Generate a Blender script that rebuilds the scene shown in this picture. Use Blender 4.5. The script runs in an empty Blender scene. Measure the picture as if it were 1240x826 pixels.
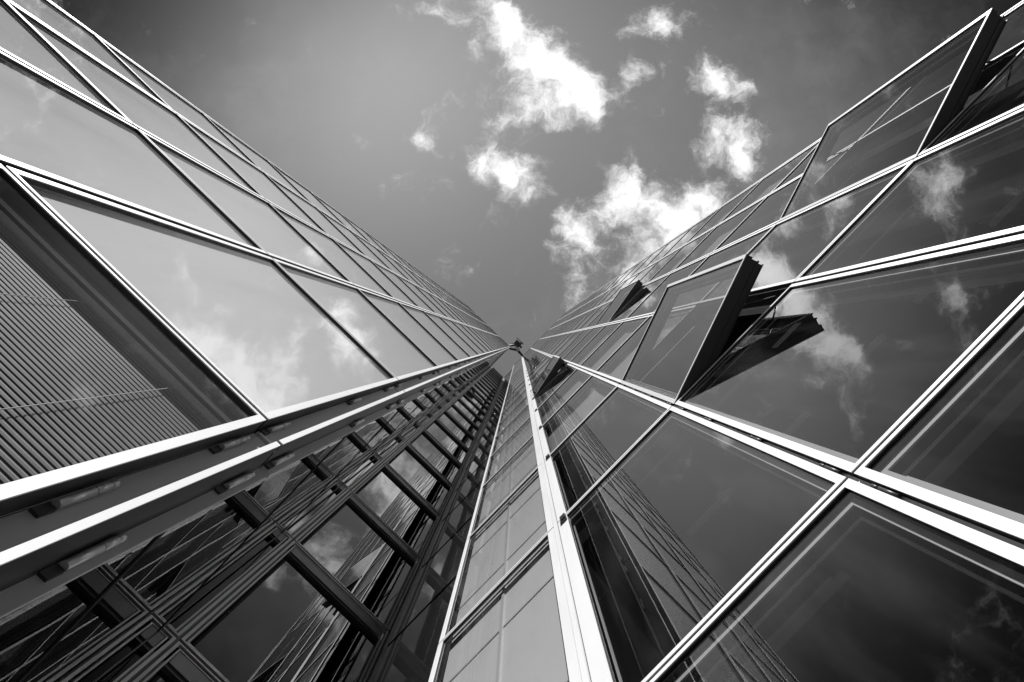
import bpy, bmesh, math, random
from mathutils import Vector, Matrix, Euler
random.seed(4)
S = bpy.context.scene
COL = S.collection
R = math.radians
F = 690.0                 # focal length in photo pixels (photo 1240 wide)
CAMZ = 1.5
FLOOR = 3.7

# ------------------------------------------------------------------ materials
def new_mat(name):
    m = bpy.data.materials.new(name); m.use_nodes = True
    nt = m.node_tree; nt.nodes.clear()
    return m, nt
def N(nt, t, **kw):
    n = nt.nodes.new(t)
    for k, v in kw.items():
        if k.startswith('i_'):
            key = k[2:]
            key = int(key) if key.isdigit() else key.replace('_', ' ')
            n.inputs[key].default_value = v
        else: setattr(n, k, v)
    return n
def g(v): return (v, v, v, 1)

def metal(name, base, rough=.4, metallic=0.0, var=.12, scale=3.0, bump=0.0, spec=.5, streak=True):
    m, nt = new_mat(name)
    out = N(nt, 'ShaderNodeOutputMaterial')
    p = N(nt, 'ShaderNodeBsdfPrincipled')
    p.inputs['Roughness'].default_value = rough
    p.inputs['Metallic'].default_value = metallic
    p.inputs['Specular IOR Level'].default_value = spec
    tc = N(nt, 'ShaderNodeTexCoord')
    mp = N(nt, 'ShaderNodeMapping'); mp.inputs['Scale'].default_value = (1, 1, .18 if streak else 1)
    no = N(nt, 'ShaderNodeTexNoise', i_Scale=scale, i_Detail=6.0, i_Roughness=.65)
    cr = N(nt, 'ShaderNodeMapRange'); cr.inputs['From Min'].default_value = .3; cr.inputs['From Max'].default_value = .7
    cr.inputs['To Min'].default_value = base*(1-var); cr.inputs['To Max'].default_value = min(1, base*(1+var*.6))
    rr = N(nt, 'ShaderNodeMapRange'); rr.inputs['To Min'].default_value = rough*.75; rr.inputs['To Max'].default_value = min(1, rough*1.3)
    nt.links.new(tc.outputs['Object'], mp.inputs[0]); nt.links.new(mp.outputs[0], no.inputs['Vector'])
    nt.links.new(no.outputs['Fac'], cr.inputs['Value']); nt.links.new(no.outputs['Fac'], rr.inputs['Value'])
    nt.links.new(cr.outputs[0], p.inputs['Base Color']); nt.links.new(rr.outputs[0], p.inputs['Roughness'])
    if bump:
        b = N(nt, 'ShaderNodeBump', i_Strength=bump, i_Distance=.01)
        nt.links.new(no.outputs['Fac'], b.inputs['Height']); nt.links.new(b.outputs[0], p.inputs['Normal'])
    nt.links.new(p.outputs[0], out.inputs[0])
    return m

def glass(name, f0, trans, wav=.0, wscale=.5, rough=0.0, haze=0.0, power=5.0):
    """thin architectural glass: mirror reflection by angle, tinted see-through, a little dust"""
    m, nt = new_mat(name)
    out = N(nt, 'ShaderNodeOutputMaterial')
    lw = N(nt, 'ShaderNodeLayerWeight', i_Blend=.5)
    pw = N(nt, 'ShaderNodeMath', operation='POWER'); pw.inputs[1].default_value = power
    mr = N(nt, 'ShaderNodeMapRange'); mr.inputs['To Min'].default_value = f0; mr.inputs['To Max'].default_value = 1
    nt.links.new(lw.outputs['Facing'], pw.inputs[0]); nt.links.new(pw.outputs[0], mr.inputs['Value'])
    gl = N(nt, 'ShaderNodeBsdfGlossy'); gl.inputs['Color'].default_value = g(.96); gl.inputs['Roughness'].default_value = rough
    tr = N(nt, 'ShaderNodeBsdfTransparent'); tr.inputs['Color'].default_value = g(trans)
    tc = N(nt, 'ShaderNodeTexCoord')
    base = tr.outputs[0]
    if haze:
        df = N(nt, 'ShaderNodeBsdfDiffuse'); df.inputs['Color'].default_value = g(.5)
        md = N(nt, 'ShaderNodeMapping'); md.inputs['Rotation'].default_value = (0, R(24), 0); md.inputs['Scale'].default_value = (1.6, 1, .35)
        nd = N(nt, 'ShaderNodeTexNoise', i_Scale=1.3, i_Detail=6.0)
        nt.links.new(tc.outputs['Object'], md.inputs[0]); nt.links.new(md.outputs[0], nd.inputs['Vector'])
        mh = N(nt, 'ShaderNodeMapRange'); mh.inputs['From Min'].default_value = .48; mh.inputs['From Max'].default_value = .74
        mh.inputs['To Min'].default_value = haze*.06; mh.inputs['To Max'].default_value = haze
        nt.links.new(nd.outputs['Fac'], mh.inputs['Value'])
        mx0 = N(nt, 'ShaderNodeMixShader')
        nt.links.new(mh.outputs[0], mx0.inputs[0]); nt.links.new(base, mx0.inputs[1]); nt.links.new(df.outputs[0], mx0.inputs[2])
        base = mx0.outputs[0]
    if wav:
        oi = N(nt, 'ShaderNodeObjectInfo')
        add = N(nt, 'ShaderNodeVectorMath', operation='ADD')
        sc = N(nt, 'ShaderNodeVectorMath', operation='SCALE'); sc.inputs['Scale'].default_value = 1
        cmb = N(nt, 'ShaderNodeCombineXYZ')
        mm = N(nt, 'ShaderNodeMath', operation='MULTIPLY'); mm.inputs[1].default_value = 57.0
        nt.links.new(oi.outputs['Random'], mm.inputs[0]); nt.links.new(mm.outputs[0], cmb.inputs[0]); nt.links.new(mm.outputs[0], cmb.inputs[2])
        nt.links.new(tc.outputs['Object'], add.inputs[0]); nt.links.new(cmb.outputs[0], add.inputs[1])
        no = N(nt, 'ShaderNodeTexNoise', i_Scale=wscale, i_Detail=1.0)
        nt.links.new(add.outputs[0], no.inputs['Vector'])
        b = N(nt, 'ShaderNodeBump', i_Strength=1.0, i_Distance=wav)
        nt.links.new(no.outputs['Fac'], b.inputs['Height']); nt.links.new(b.outputs[0], gl.inputs['Normal'])
    mx = N(nt, 'ShaderNodeMixShader')
    nt.links.new(mr.outputs[0], mx.inputs[0]); nt.links.new(base, mx.inputs[1]); nt.links.new(gl.outputs[0], mx.inputs[2])
    nt.links.new(mx.outputs[0], out.inputs[0])
    return m

M = {
 'white':  metal('white_aluminium', .74, .38, 0, .08, 2.0),
 'silver': metal('brushed_silver', .50, .35, .5, .15, 2.5),
 'grey':   metal('grey_metal', .36, .5, .2, .14, 2.0, .05),
 'plate':  metal('end_plate_grey', .55, .5, 0, .10, 1.2),
 'rail':   metal('inner_rail_grey', .82, .5, 0, .1),
 'dark':   metal('dark_anodised', .022, .42, 0, .2),
 'black':  metal('black_gasket_and_shadow', .010, .6, 0, .1),  # gaskets, and the painted shadow of frame undersides and hinge pockets
 'reveal': metal('dark_reveal', .035, .5, 0, .2),
 'spandrel': metal('grey_spandrel', .11, .45, .3, .2),
 'bronze': metal('block_frame', .48, .35, .2, .15),
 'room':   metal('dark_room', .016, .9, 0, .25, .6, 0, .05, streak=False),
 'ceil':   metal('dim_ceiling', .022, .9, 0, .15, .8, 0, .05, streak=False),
 'shade':  metal('roller_shade', .80, .8, 0, .03, .5, .0, .2, False),
 'slat':   metal('blind_slat', .26, .45, .2, .06),
 'cord':   metal('blind_cord', .75, .7, 0, .05),
 'concrete': metal('roof_concrete', .26, .85, 0, .2, 1.2, .2, streak=False),
 'paving': metal('grey_paving', .11, .85, 0, .25, .9, .2, streak=False),
 'lamp':   metal('lamp_housing', .75, .5, 0, .05),
 'glassN': glass('screen_glass', .14, .74, .0008, .6, 0, .14),
 'glassR': glass('tower_glass', .06, .58, .0008, .6, 0, .055, 3.0),
 'glassL': glass('shaded_glass', .20, .85, .0008, .6, 0, .10),
 'glassB': glass('blind_glass', .07, .75, .0008, .7, 0, .02),
 'glassK': glass('block_glass', .13, .16, .0018, .7, 0, .01, 3.0),
 'glassS': glass('side_glass', .07, .17, .0015, .8, 0, .02),
}

# ------------------------------------------------------------------ mesh helpers
class MB:
    def __init__(s): s.v = []; s.f = []
    def box(s, x0, x1, y0, y1, z0, z1):
        if x1 < x0: x0, x1 = x1, x0
        if y1 < y0: y0, y1 = y1, y0
        if z1 < z0: z0, z1 = z1, z0
        b = len(s.v)
        s.v += [(x0,y0,z0),(x1,y0,z0),(x1,y1,z0),(x0,y1,z0),(x0,y0,z1),(x1,y0,z1),(x1,y1,z1),(x0,y1,z1)]
        s.f += [tuple(b+i for i in q) for q in ((0,3,2,1),(4,5,6,7),(0,1,5,4),(1,2,6,5),(2,3,7,6),(3,0,4,7))]
        return s
    def quad(s, a, b, c, d):
        n = len(s.v); s.v += [a, b, c, d]; s.f.append((n, n+1, n+2, n+3)); return s
    def ring(s, x0, x1, z0, z1, l, r, bo, to, y0, y1):
        """rectangular frame: stiles full height, rails butted between them"""
        s.box(x0, x0+l, y0, y1, z0, z1); s.box(x1-r, x1, y0, y1, z0, z1)
        s.box(x0+l, x1-r, y0, y1, z0, z0+bo); s.box(x0+l, x1-r, y0, y1, z1-to, z1)
        return s
    def tube(s, p, q, r, n=10, r2=None):
        p, q = Vector(p), Vector(q); d = (q-p).normalized()
        a = d.orthogonal().normalized(); c = d.cross(a); b = len(s.v)
        for P, rr in ((p, r), (q, r if r2 is None else r2)):
            for i in range(n):
                t = 2*math.pi*i/n
                s.v.append(tuple(P + rr*(math.cos(t)*a + math.sin(t)*c)))
        for i in range(n):
            j = (i+1) % n; s.f.append((b+i, b+j, b+n+j, b+n+i))
        s.f.append(tuple(b+i for i in reversed(range(n)))); s.f.append(tuple(b+n+i for i in range(n)))
        return s
    def mesh(s, name, mat, smooth=False):
        me = bpy.data.meshes.new(name); me.from_pydata(s.v, [], s.f); me.materials.append(mat); me.update()
        if smooth:
            for p in me.polygons: p.use_smooth = len(p.vertices) == 4
        return me
    def build(s, name, mat, parent=None, loc=(0,0,0), smooth=False):
        return link(name, s.mesh(name, mat, smooth), parent, loc)
def link(name, me, parent=None, loc=(0,0,0), rz=0):
    o = bpy.data.objects.new(name, me); COL.objects.link(o); o.parent = parent
    o.location = loc; o.rotation_euler = (0, 0, rz); return o
def copy_tree(o, parent=None):
    c = o.copy(); COL.objects.link(c); c.parent = parent
    for ch in o.children: copy_tree(ch, c)
    return c
def empty(name, loc, rz=0):
    o = bpy.data.objects.new(name, None); COL.objects.link(o); o.location = loc; o.rotation_euler = (0, 0, rz)
    o.empty_display_size = .3; return o
def tag(o, label=None, cat=None, group=None, kind=None):
    if label: o['label'] = label
    if cat: o['category'] = cat
    if group: o['group'] = group
    if kind: o['kind'] = kind
    return o

# wall frames: local x runs along the facade, y into the building, z up (z = 0 at the ground)
TL = math.atan2(.694, .7195); dL = 1.389
TR = math.atan2(-.714, .700); dR = 1.868
dK = 5.765
def frame(theta, d):
    t = Vector((math.cos(theta), math.sin(theta), 0)); s = Vector((-math.sin(theta), math.cos(theta), 0))
    return t, s, s*d

# ------------------------------------------------------------------ ground
gr = MB().quad((-900,-900,0),(900,-900,0),(900,900,0),(-900,900,0)).build('ground', M['paving'])
tag(gr, 'grey stone paving of the square below the towers', 'ground', kind='structure')

# ================================================================== shaded tower (its bright facade runs along the photo's left)
t, s, base = frame(TL, dL)
towerA = empty('glass_tower', base, TL)
tag(towerA, 'glass tower with pale shaded panes, white aluminium frames and a hinged end strip', 'tower')
HL0 = 3.415 + CAMZ                        # height of the first joint
L_ROWS = range(-1, 23)                    # row k spans joint k .. k+1
ZTOP_A = HL0 + FLOOR*23
edgesL = [-9.89, -7.75, -5.33, -3.0, -.77]
GH = .018                                 # half of the horizontal gap
for b in range(4):
    xa, xb = edgesL[b], edgesL[b+1]
    x0 = xa + (.03 if b else 0); x1 = xb - (.03 if b < 3 else 0)
    w = x1-x0; h = FLOOR-2*GH
    sr = .05 if b == 3 else .06
    fm = MB().ring(0, w, 0, h, .052, sr, .027, .027, -.014, -.006).mesh('window', M['white'])
    cm = MB().ring(.002, w-.002, .002, h-.002, .049, sr-.003, .024, .024, -.005, .09).mesh('sash_core', M['black'])  # black body paints the shadowed undersides and returns of the white frame
    pm = MB().quad((.05,.012,.035),(w-.04,.012,.035),(w-.04,.012,h-.035),(.05,.012,h-.035)).mesh('pane', M['glassL'])
    sm = MB().box(.055, w-.055, .05, .056, .03, h-.03).mesh('roller_shade', M['shade'])
    proto = link('window', fm, towerA)
    link('sash_core', cm, proto); link('pane', pm, proto); link('roller_shade', sm, proto)
    for k in L_ROWS:
        if b == 3 and k == -1: continue
        c = copy_tree(proto, towerA); c.location = (x0, 0, HL0 + FLOOR*k + GH)
    if b == 3:                            # the lowest window has clear glass over a blind
        o = link('window', fm, towerA, (x0, 0, HL0 - FLOOR + GH)); tag(o, 'clear window over a closed slatted blind')
        link('sash_core', cm, o)
        link('pane', MB().quad((.05,.012,.035),(w-.04,.012,.035),(w-.04,.012,h-.035),(.05,.012,h-.035)).mesh('pane', M['glassB']), o)
        link('inner_rail', MB().ring(.03, w-.03, .03, h-.02, .05, .05, .05, .022, .118, .14).mesh('inner_rail', M['rail']), o)
    for ch in list(proto.children): bpy.data.objects.remove(ch)
    bpy.data.objects.remove(proto)
for i, x in enumerate(edgesL[:-1]):
    if i == 0: MB().box(x-.05, x-.002, -.03, .72, .4, ZTOP_A).build('corner_post', M['silver'], towerA)
    else: MB().box(x-.06, x+.06, .092, .16, .4, ZTOP_A-.05).build('mullion', M['dark'], towerA)
for k in range(0, 24):
    MB().box(-9.88, -.80, .10, .158, HL0+FLOOR*k-.05, HL0+FLOOR*k+.05).build('transom', M['dark'], towerA) if k < 23 else None
MB().box(-9.94, -.66, -.05, .76, 0, .40).build('plinth', M['grey'], towerA)
MB().box(-9.94, -.70, -.04, .76, ZTOP_A+.004, ZTOP_A+.16).build('parapet', M['white'], towerA)
MB().box(-9.86, -.78, .70, .78, .41, ZTOP_A-.01).build('back_wall', M['room'], towerA)
MB().box(-9.86, -4.2, .79, 12, 0.01, ZTOP_A-.3).build('tower_body', M['spandrel'], towerA)

# end strip of the leaf: two stepped plates with white edges and hinge barrels
for k in L_ROWS:
    z0 = HL0+FLOOR*k+GH; z1 = z0+FLOOR-2*GH
    h = z1-z0
    if k == -1:
        epm = MB().box(-.769, -.606, .095, .115, 0, h).box(-.602, -.532, .223, .24, 0, h).mesh('end_panel', M['plate'])
        etm = MB().box(-.638, -.603, .036, .044, 0, h).box(-.755, -.64, .088, .094, .002, .03).mesh('edge_trim', M['white'])
        edm = MB().box(-.634, -.605, .045, .222, 0, h).mesh('edge_core', M['dark'])
    e = link('end_panel', epm, towerA, (0,0,z0)); link('edge_trim', etm, e); link('edge_core', edm, e)
MB().box(-.80, -.771, .118, .69, .41, ZTOP_A-.02).build('end_post', M['black'], towerA)
hm = None
for k in range(-1, 11):
    for off in (.12, 2.19 if k == -1 else 1.85, 3.25):
        for (x, y) in ((-.742, .075), (-.580, .205)):
            if hm is None:
                hb = MB().tube((0,0,0),(0,0,.17),.0185,14).tube((0,0,.174),(0,0,.25),.0185,14).tube((0,0,.254),(0,0,.285),.017,14)
                hb.box(-.022,.0,.004,.018,.0,.16)
                hm = hb.mesh('hinge', M['silver'], True); pk = MB().box(-.022,.016,.004,.0185,-.075,-.003).mesh('hinge_pocket_shadow', M['black'])  # thin black plate stands in for the shadowed pocket below each hinge
            o = link('hinge', hm, towerA, (x, y, HL0+FLOOR*k+off)); link('hinge_pocket_shadow', pk, o)
# glazed return between the leaf and the block behind it
DY = dK-dL
for k in L_ROWS:
    z0 = HL0+FLOOR*k
    if k == -1:
        rf = MB().box(-.765,-.745,.72,DY-.05,FLOOR-.018,FLOOR+.018).box(-.765,-.745,DY-.048,DY-.012,0,FLOOR-.019).mesh('side_window', M['black'])
        rp = MB().quad((-.755,.70,.02),(-.755,DY-.05,.02),(-.755,DY-.05,FLOOR-.02),(-.755,.70,FLOOR-.02)).mesh('pane', M['glassS'])
    o = link('side_window', rf, towerA, (0,0,z0)); link('pane', rp, o)
MB().box(-.80,-.70,.70,DY-.01,ZTOP_A-.1,ZTOP_A+.1).build('parapet', M['spandrel'], towerA)

# the slatted blind in the lowest window
bl = empty('window_blind', base + t*(-.82) + s*.16, TL)
tag(bl, 'grey slatted blind closed behind the lowest clear window of the pale tower', 'blind')
mb = MB(); pitch = .0375; ztop = HL0-.10
for i in range(94):
    z = ztop-.03 - pitch*i
    pts = []
    for j in range(5):                    # curved slat, tilted closed
        a = -.5 + j/4.0
        pts.append((.012*(1-4*a*a) + .020*a, -a*.040))
    x0, x1 = -2.10, 0.0
    for j in range(4):
        (ya, za), (yb, zb) = pts[j], pts[j+1]
        mb.quad((x0,.03-ya,z+za),(x1,.03-ya,z+za),(x1,.03-yb,z+zb),(x0,.03-yb,z+zb))
sl = mb.build('slat_panel', M['slat'], bl)
for p in sl.data.polygons: p.use_smooth = True
MB().box(-2.12, .01, .0, .06, ztop-.012, ztop+.03).build('head_rail', M['rail'], bl)
for x in (-.42, -1.12): MB().tube((x,-.006,ztop-.02),(x,-.006,ztop-3.5),.0022,6).build('cord', M['cord'], bl)

# ================================================================== dark block at the back of the gap
t, s, base = frame(TL, dK)
block = empty('office_block', base, TL)
tag(block, 'dark office block with deep set windows filling the narrow gap between the towers', 'office block')
HK0 = 3.58 + CAMZ; ZTOP_K = HK0 + FLOOR*24
for (x0, x1) in ((-3.3, -.535), (-.49, 2.035)):
    w = x1-x0; h = FLOOR-.05; SP = .31; RV = .11
    wf = MB()
    wf.ring(0, w, 0, h, .042, .042, .024, .024, -.03, .02)                        # thin bright outer frame
    wf.ring(.075, w-.075, .05, h-.055, .024, .024, .02, .014, -.012, .03)       # second bright line
    wf = wf.mesh('window', M['bronze'])
    rv = MB().box(.05, .10, .022, RV, .03, h-SP).box(w-.10, w-.05, .022, RV, .03, h-SP)
    rv.box(.05, w-.05, .022, RV+.05, h-SP-.05, h-SP).box(.05, w-.05, .022, RV, .03, .10)
    rv = rv.mesh('reveal', M['reveal'])
    sp = MB().box(.112, w-.112, -.006, .021, h-SP, h-.08).mesh('spandrel', M['spandrel'])
    pm = MB().quad((.10,RV-.02,.10),(w-.10,RV-.02,.10),(w-.10,RV-.02,h-SP-.05),(.10,RV-.02,h-SP-.05)).mesh('pane', M['glassK'])
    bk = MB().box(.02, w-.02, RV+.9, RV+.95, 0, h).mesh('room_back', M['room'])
    for k in range(-1, 24):
        o = link('window', wf, block, (x0, 0, HK0+FLOOR*k+.025))
        link('reveal', rv, o); link('spandrel', sp, o); link('pane', pm, o); link('room_back', bk, o)
for x in (-.5125, 2.06):
    MB().box(x-.02, x+.02, .01, .08, .3, ZTOP_K-.05).build('mullion', M['black'], block)
MB().box(2.082, 2.15, -.02, .3, .3, ZTOP_K-.02).build('corner_post', M['bronze'], block)
for k in range(0, 24):
    MB().box(-3.3, 2.05, .023, .07, HK0+FLOOR*k-.024, HK0+FLOOR*k+.024).build('transom', M['black'], block)
MB().box(-3.35, 2.10, .001, 10, 0, .29).build('plinth', M['grey'], block)
MB().box(-3.35, 2.14, -.05, 9, ZTOP_K, ZTOP_K+.3).build('parapet', M['spandrel'], block)
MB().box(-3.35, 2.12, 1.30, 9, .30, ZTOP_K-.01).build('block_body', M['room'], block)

# ================================================================== reflective tower with open casements (photo's right)
t, s, base = frame(TR, dR)
towerB = empty('glass_tower', base, TR)
tag(towerB, 'reflective glass tower with white frames and several casement windows swung open', 'tower')
HR0 = 3.22 + CAMZ; ROWS_B = 26; ZTOP_B = HR0+FLOOR*25
# (left edge, right edge, left stile, right stile)
bays = [(-3.297, -1.304, .085, .10), (-1.227, .756, .147, .058), (.796, 2.825, .058, .055), (2.869, 4.956, .055, .055),
        (5.0, 7.04, .055, .055), (7.08, 9.15, .055, .07)]
OPEN = {(2, 1): 18.6, (4, 1): 17.3, (3, 5): 9.0, (1, 5): 11.6, (3, 20): 10.0}
def ring_insets(mb, w, h, a, b, y0, y1):
    mb.ring(a, w-a, a, h-a, b-a, b-a, b-a, b-a, y0, y1)
for b, (x0, x1, sl_, sr_) in enumerate(bays):
    w = x1-x0; h = FLOOR-.026
    fm = MB().ring(0, w, 0, h, sl_, sr_, .031, .031, -.014, -.006).mesh('window', M['white'])
    core = MB()
    core.ring(.002, w-.002, .002, h-.002, sl_-.003, sr_-.003, .028, .028, -.005, .0195)  # frame body in black puts the underside shadow into its colour
    ring_insets(core, w, h, .004, .06, .020, .075)
    ring_insets(core, w, h, .022, .05, .077, .150)
    ring_insets(core, w, h, .010, .075, .152, .172)
    ring_insets(core, w, h, .034, .06, .174, .225)
    ring_insets(core, w, h, .020, .085, .227, .238)
    cm = core.mesh('sash_core', M['black'])
    cs = MB().ring(.002, w-.002, .002, h-.002, sl_-.003, sr_-.003, .028, .028, -.005, .09 if b else .03).mesh('sash_core', M['dark'])
    rl = MB()
    ring_insets(rl, w, h, .070, .112, .040, .052)
    ring_insets(rl, w, h, .130, .148, .10, .112)
    rm = rl.mesh('inner_rail', M['rail'])
    pm = MB().quad((sl_-.01,.008,.03),(w-sr_+.01,.008,.03),(w-sr_+.01,.008,h-.03),(sl_-.01,.008,h-.03)).mesh('pane', M['glassR' if b else 'glassN'])
    rsm = MB().box(.05, w-.05, .255, .261, .03, h-.03).mesh('roller_shade', M['shade'])
    for k in range(-1, 25):
        z = HR0+FLOOR*k+.013
        if k < 15:
            ang = OPEN.get((b, k), 0)
            o = link('window', fm, towerB, (x0, 0, z), R(-ang))
            if ang: o['label'] = 'casement window swung open on its side hinge'
            link('pane', pm, o)
            link('sash_core', cm if k < 7 and b else cs, o)
            if k < 7 and b: link('inner_rail', rm, o)
            if b and not ang and (b, k) != (3, 3) and k >= (9, 2, 2, 3, 3, 3)[b]: link('roller_shade', rsm, o)
            if ang and k < 7:
                for zz in (.12, h-.12):
                    st = MB().tube((w*.72, .245, zz), (w*.86, .245+.34*math.sin(R(ang))*3.0, zz), .011, 8)
                    link('stay_arm', st.mesh('stay_arm', M['dark']), o)
for k in range(-1, 25):                   # screen bay: pale shades and white brackets behind the glass
    z = HR0+FLOOR*k
    if k == -1:
        shm = MB().box(-3.19, -1.42, .10, .106, .03, FLOOR-.03).mesh('roller_shade', M['shade'])
        brm = MB().box(-2.29, -2.25, .08, .0985, .02, FLOOR-.02)
        for zz in (.9, 2.75): brm.box(-3.19, -2.30, .09, .0985, zz, zz+.03).box(-2.24, -1.42, .09, .0985, zz, zz+.03)
        brm = brm.mesh('bracket_frame', M['white'])
    o = link('roller_shade', shm, towerB, (0,0,z)); link('bracket_frame', brm, towerB, (0,0,z))
upper = MB(); upper_p = MB()
for k in range(15, 25):
    for b, (x0, x1, sl_, sr_) in enumerate(bays):
        z = HR0+FLOOR*k+.013; h = FLOOR-.026
        upper.ring(x0, x1, z, z+h, sl_, sr_, .027, .027, -.014, -.004)
        upper_p.quad((x0+sl_-.01,.008,z+.03),(x1-sr_+.01,.008,z+.03),(x1-sr_+.01,.008,z+h-.03),(x0+sl_-.01,.008,z+h-.03))
u = upper.build('upper_windows', M['white'], towerB); tag(u, kind='stuff')
upper_p.build('pane', M['glassR'], u)
hbm = MB().box(-1.165, -1.085, -.05, -.016, -.15, -.02).box(-1.18, -1.084, -.036, -.016, -.20, -.151).mesh('hinge_block', M['dark'])
for k in range(0, 12): link('hinge_block', hbm, towerB, (0, 0, HR0+FLOOR*k))
# fixed frame behind the sashes
for i, x in enumerate((.776, 2.847, 4.978, 7.06)):
    MB().box(x-.045, x+.045, .255, .36, .5, ZTOP_B-.05).build('mullion', M['rail'], towerB)
    MB().box(x-.018, x+.018, .03, .25, .5, ZTOP_B-.05).build('gap_seal', M['rail' if i == 0 else 'black'], towerB)
MB().box(-1.296, -1.244, -.018, .30, .5, ZTOP_B-.02).build('pilaster', M['white'], towerB)
MB().box(-1.243, -1.229, .0, .30, .5, ZTOP_B-.02).build('pilaster_seal', M['black'], towerB)
MB().box(-1.303, -1.297, .0, .30, .5, ZTOP_B-.02).build('pilaster_seal', M['black'], towerB)
for k in range(0, 25):
    z = HR0+FLOOR*k
    MB().box(-3.2, 9.14, .06, .075, z-.011, z+.011).build('gap_seal', M['black'], towerB)
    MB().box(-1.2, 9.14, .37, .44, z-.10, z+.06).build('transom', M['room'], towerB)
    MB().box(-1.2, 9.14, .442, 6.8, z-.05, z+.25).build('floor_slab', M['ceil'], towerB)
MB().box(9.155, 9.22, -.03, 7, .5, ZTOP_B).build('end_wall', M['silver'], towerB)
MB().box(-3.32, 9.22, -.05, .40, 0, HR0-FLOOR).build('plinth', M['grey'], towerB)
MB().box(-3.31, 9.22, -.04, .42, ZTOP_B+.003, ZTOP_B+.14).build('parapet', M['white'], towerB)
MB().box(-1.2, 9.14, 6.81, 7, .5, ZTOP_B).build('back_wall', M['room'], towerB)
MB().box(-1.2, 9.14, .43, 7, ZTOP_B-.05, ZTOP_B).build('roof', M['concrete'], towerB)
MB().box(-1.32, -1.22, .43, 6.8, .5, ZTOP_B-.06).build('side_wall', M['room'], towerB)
for x in (2.3, 5.6): MB().box(x, x+.12, 2.4, 6.8, .5, HR0+FLOOR*8).build('partition', M['room'], towerB)
# recessed inner skin that carries on behind the free edge to the block
yI = .315
for k in range(-1, 25):
    z = HR0+FLOOR*k
    if k == -1:
        a = MB().box(-5.74, -1.33, yI, yI+.03, FLOOR-.016, FLOOR+.016).box(-3.62, -3.585, yI, yI+.03, 0, FLOOR-.017).mesh('rear_window', M['black'])
        p = MB().quad((-5.74,yI+.012,.016),(-1.33,yI+.012,.016),(-1.33,yI+.012,FLOOR-.016),(-5.74,yI+.012,FLOOR-.016)).mesh('pane', M['glassS'])
    o = link('rear_window', a, towerB, (0,0,z)); link('pane', p, o)
MB().box(-5.74, -1.33, 1.6, 1.7, .3, ZTOP_B-.2).build('rear_wall', M['room'], towerB)
MB().box(-5.74, -1.33, yI-.02, 1.7, ZTOP_B-2.0, ZTOP_B-1.8).build('parapet', M['spandrel'], towerB)
# hinge barrels in the vertical groove
gh = MB().tube((0,0,0),(0,0,.16),.012,10).tube((0,0,.165),(0,0,.22),.011,10).mesh('hinge', M['dark'], True)
for k in range(-1, 9):
    for off in (.12, 1.2, 2.35, 3.3): link('hinge', gh, towerB, (.776, .006, HR0+FLOOR*k+off))

# linear lamps under the ceilings
lamp_proto = None
t, s, base = frame(TR, dR)
for k in (1, 2):
    for i in range(5):
        p = base + t*(.15 + i*1.25) + s*1.07
        o = empty('ceiling_light', (p.x, p.y, HR0+FLOOR*k-.36), TR)
        tag(o, 'slim white ceiling lamp %s, %s from the white pilaster' % (('on the lower lamp row', 'on the upper lamp row')[k-1], ('first', 'second', 'third', 'fourth', 'fifth')[i]), 'ceiling light', 'ceiling lights in rows inside the reflective tower')
        MB().box(-.36, .36, -.03, .03, 0, .05).build('lamp_body', M['lamp'], o)
        rod = MB().tube((-.25,0,.05),(-.25,0,.31),.006,6).tube((.25,0,.05),(.25,0,.31),.006,6)
        rod.build('rod', M['rail'], o)

# ================================================================== facade cleaning rig on top of the pale tower's corner
t, s, base = frame(TL, dL)
p = base + t*(-.77)
rig = empty('facade_lift', (p.x, p.y, ZTOP_A+.16), TL); rig.scale = (1.3, 1.3, 1.3)
tag(rig, 'small dark cleaning rig with a jib perched on the corner where the gap opens', 'roof crane')
MB().box(-1.2,.1,.05,.7,.0,.45).box(-.9,-.1,.1,.6,.45,1.2).build('carriage', M['dark'], rig)
MB().tube((-.3,.3,1.2),(-.3,.3,2.4),.14,12).build('mast', M['dark'], rig)
MB().tube((-.3,.3,2.2),(.5,-.85,2.0),.12,10).tube((.1,.2,.35),(.95,-.3,.5),.15,10).build('boom', M['dark'], rig)
cg = MB()
for (x, y) in ((-.1,-1.35),(1.0,-1.35),(-.1,-.45),(1.0,-.45)): cg.box(x-.04,x+.04,y-.04,y+.04,.5,1.7)
for zz in (.5,1.1,1.64): cg.ring(-.1,1.0,zz,zz+.06,.06,.06,.02,.02,-1.39,-1.31).ring(-.1,1.0,zz,zz+.06,.06,.06,.02,.02,-.49,-.41)
cg.box(.05,.85,-1.2,-.55,.44,1.0).box(.3,1.15,-1.0,-.75,1.0,1.5)
cg.build('cradle', M['dark'], rig)
MB().tube((.9,-.35,.55),(1.6,-.28,.8),.19,10,.14).tube((1.6,-.28,.8),(2.25,-.2,1.0),.13,10,.09).build('jib', M['dark'], rig)
MB().tube((.98,-.42,.28),(.98,-.42,.6),.22,12).build('winch', M['silver'], rig)
MB().tube((.75,-1.28,1.3),(.75,-1.28,1.62),.16,12).build('lamp', M['white'], rig)

# ================================================================== light, sky
SUN_EL, SUN_AZ = R(37), Vector((-.10, -1.0)).normalized()
sd = Vector((SUN_AZ.x*math.cos(SUN_EL), SUN_AZ.y*math.cos(SUN_EL), math.sin(SUN_EL)))
ld = bpy.data.lights.new('sun', 'SUN'); ld.energy = 3.6; ld.angle = R(.6); ld.color = (1, 1, 1)
lo = bpy.data.objects.new('sun', ld); COL.objects.link(lo); lo.rotation_euler = (-sd).to_track_quat('-Z', 'Y').to_euler(); lo.location = (0, -20, 60)

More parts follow.
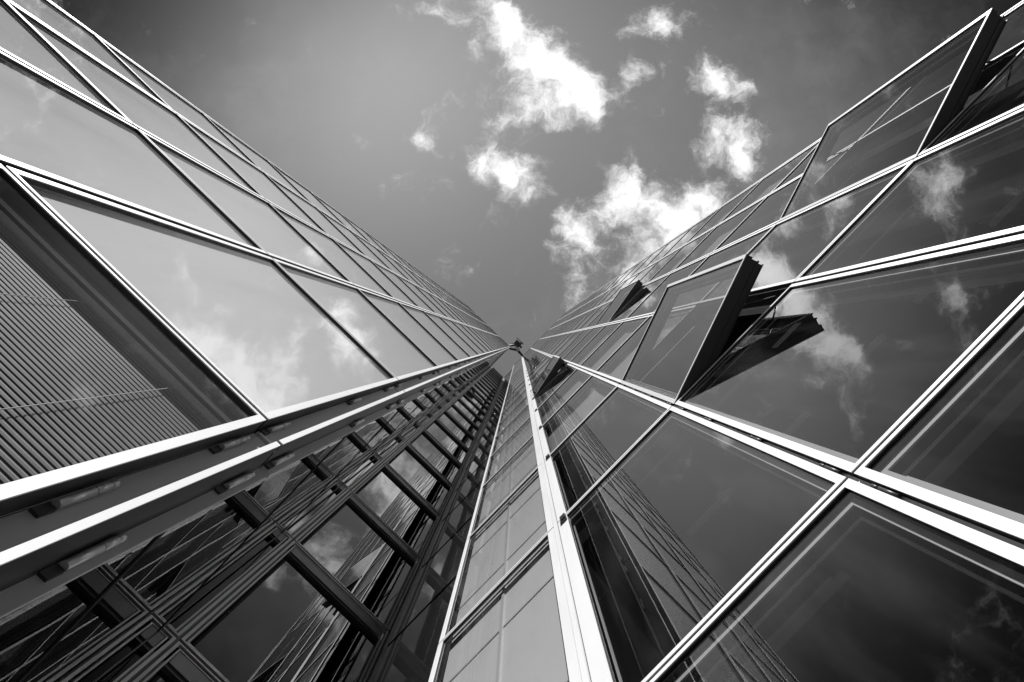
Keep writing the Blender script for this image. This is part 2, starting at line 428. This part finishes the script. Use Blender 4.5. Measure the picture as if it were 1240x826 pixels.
SKYK = 1.2
W = bpy.data.worlds.new('World'); S.world = W; W.use_nodes = True
nt = W.node_tree; nt.nodes.clear(); Lk = nt.links.new
out = N(nt, 'ShaderNodeOutputWorld'); bg = N(nt, 'ShaderNodeBackground'); Lk(bg.outputs[0], out.inputs[0])
bg.inputs['Strength'].default_value = .10
sky = N(nt, 'ShaderNodeTexSky'); sky.sky_type = 'NISHITA'; sky.sun_disc = False
sky.sun_elevation = SUN_EL; sky.sun_rotation = math.atan2(SUN_AZ.x, SUN_AZ.y)
sep = N(nt, 'ShaderNodeSeparateColor'); Lk(sky.outputs[0], sep.inputs[0])   # black and white film behind an orange filter
def math2(op, a, b=None, c=None, clamp=False):
    n = N(nt, 'ShaderNodeMath', operation=op); n.use_clamp = clamp
    for i, v in enumerate((a, b, c)):
        if v is None: continue
        if isinstance(v, (int, float)): n.inputs[i].default_value = v
        else: Lk(v, n.inputs[i])
    return n.outputs[0]
grey0 = math2('ADD', math2('MULTIPLY', sep.outputs['Red'], .6), math2('MULTIPLY', sep.outputs['Green'], .4))
grey = math2('DIVIDE', grey0, math2('MULTIPLY_ADD', grey0, .45, 1.0))
tc = N(nt, 'ShaderNodeTexCoord'); sx = N(nt, 'ShaderNodeSeparateXYZ'); Lk(tc.outputs['Generated'], sx.inputs[0])
zc = math2('MAXIMUM', sx.outputs['Z'], .08)
px = math2('DIVIDE', sx.outputs['X'], zc); py = math2('DIVIDE', sx.outputs['Y'], zc)
cm = N(nt, 'ShaderNodeCombineXYZ'); Lk(px, cm.inputs[0]); Lk(py, cm.inputs[1])
P0 = cm.outputs[0]                        # position on a flat cloud layer overhead, in units of its height
def noise(scale, detail, rough, src, off=0.0):
    mp = N(nt, 'ShaderNodeMapping'); mp.inputs['Location'].default_value = (off, off*.7, off*1.3); Lk(src, mp.inputs[0])
    n = N(nt, 'ShaderNodeTexNoise', i_Scale=scale, i_Detail=detail, i_Roughness=rough); Lk(mp.outputs[0], n.inputs['Vector']); return n
def vm(op, a, b):
    n = N(nt, 'ShaderNodeVectorMath', operation=op)
    for i, v in enumerate((a, b)):
        if isinstance(v, (tuple, list)): n.inputs[i].default_value = v
        else: Lk(v, n.inputs[i])
    return n
def scale_v(v, k):
    n = N(nt, 'ShaderNodeVectorMath', operation='SCALE'); n.inputs['Scale'].default_value = k; Lk(v, n.inputs[0]); return n.outputs[0]
w1 = scale_v(vm('SUBTRACT', noise(7, 3, .6, P0, 3).outputs['Color'], (.5,.5,.5)).outputs[0], .10)
w2 = scale_v(vm('SUBTRACT', noise(24, 4, .6, P0, 8).outputs['Color'], (.5,.5,.5)).outputs[0], .045)
P1 = vm('ADD', vm('ADD', P0, w1).outputs[0], w2).outputs[0]
blobs = [  # x, y in cloud layer (photo pixel offsets / focal), radii, weight
 (655,74,54,48,1.15),(703,106,36,40,1.0),(652,138,48,20,.7),(596,150,28,15,.55),(576,68,14,24,.55),(620,35,34,28,.75),
 (505,168,26,26,.95),(622,205,46,30,.95),(572,205,28,28,.6),(645,240,28,14,.7),(585,190,14,14,.3),
 (700,282,28,36,.85),(698,340,28,30,.5),(672,300,16,16,.3),
 (845,94,46,25,.9),(803,30,42,26,.95),(762,88,14,28,.35),(890,110,24,14,.4),(885,166,44,34,1.05),(905,195,24,20,.5),
 (750,228,34,30,.75),(768,258,32,34,.85),(812,268,34,28,.75),(858,236,36,30,.9),(832,292,46,34,.95),(780,318,44,26,.85),(745,335,24,18,.45),
 (520,8,34,16,.55),(602,12,22,22,.7),(560,22,44,20,.5),(465,12,34,14,.35),(790,140,20,14,.25),
 (800,-95,60,40,.9),(665,-110,60,34,.8),(560,-300,90,60,.6),(1010,-40,60,40,.5),(250,-150,90,60,.5),(1250,250,90,70,.8),(1050,330,70,60,.8),(300,640,90,60,.7),(950,620,90,80,.7),
]
tot = None
for (bx, by, rx, ry, am) in blobs:
    c = ((bx-629)/F, (by-416)/F, 0); inv = (F/rx, F/ry, 0)
    d = vm('MULTIPLY', vm('SUBTRACT', P1, c).outputs[0], inv).outputs[0]
    q = vm('DOT_PRODUCT', d, d).outputs['Value']
    e = math2('EXPONENT', math2('MULTIPLY', q, -1.15))
    tot = math2('MULTIPLY', e, am) if tot is None else math2('MULTIPLY_ADD', e, am, tot)
fb = noise(13, 10, .66, P1, 1).outputs['Fac']
dens = math2('ADD', tot, math2('MULTIPLY', math2('SUBTRACT', fb, .5), 2.7))
mr = N(nt, 'ShaderNodeMapRange', interpolation_type='SMOOTHERSTEP'); Lk(dens, mr.inputs['Value'])
mr.inputs['From Min'].default_value = .14; mr.inputs['From Max'].default_value = 1.35
wisp = noise(3.2, 7, .6, P1, 5).outputs['Fac']
wr = N(nt, 'ShaderNodeMapRange', interpolation_type='SMOOTHSTEP'); Lk(wisp, wr.inputs['Value'])
wr.inputs['From Min'].default_value = .45; wr.inputs['From Max'].default_value = .8; wr.inputs['To Max'].default_value = .10
cov = math2('MAXIMUM', mr.outputs[0], wr.outputs[0])
# clear sky: brighter patch off-centre, lens vignetting put in as dimming away from zenith
dv = scale_v(vm('SUBTRACT', P0, ((430-629)/F, (110-416)/F, 0)).outputs[0], F/200)
q = vm('DOT_PRODUCT', dv, dv).outputs['Value']
fall = math2('MULTIPLY_ADD', math2('EXPONENT', math2('MULTIPLY', q, -1.0)), .75, 1.0)
rr = vm('DOT_PRODUCT', P0, P0).outputs['Value']
edge = math2('MULTIPLY_ADD', math2('EXPONENT', math2('MULTIPLY', math2('MULTIPLY', rr, rr), -2.7)), .96, .04)
clear = math2('MULTIPLY', math2('MULTIPLY', grey, math2('MULTIPLY', fall, edge)), SKYK)
cloudv = math2('ADD', math2('MULTIPLY_ADD', fb, 5.0, 1.2), math2('MULTIPLY', math2('MINIMUM', tot, 1.4), 1.8))
val = N(nt, 'ShaderNodeMix', data_type='FLOAT'); Lk(cov, val.inputs['Factor']); Lk(clear, val.inputs['A']); Lk(cloudv, val.inputs['B'])
Lk(val.outputs['Result'], bg.inputs['Color'])
W.cycles.sampling_method = 'MANUAL'; W.cycles.sample_map_resolution = 1024

# ================================================================== camera (looks straight up)
cam = bpy.data.cameras.new('camera'); co = bpy.data.objects.new('camera', cam); COL.objects.link(co); S.camera = co
cam.sensor_width = 36; cam.lens = F/1240*36; cam.clip_start = .02; cam.clip_end = 3000
co.location = (0, 0, CAMZ); co.rotation_euler = (math.pi, 0, 0)
cam.shift_x = -9/1240; cam.shift_y = 3/1240

S.view_settings.view_transform = 'Standard'; S.view_settings.look = 'None'; S.view_settings.gamma = 1
S.view_settings.use_curve_mapping = False; S.view_settings.exposure = 1.0
S.cycles.max_bounces = 8; S.cycles.transparent_max_bounces = 16; S.cycles.glossy_bounces = 5
S.cycles.caustics_reflective = False; S.cycles.caustics_refractive = False
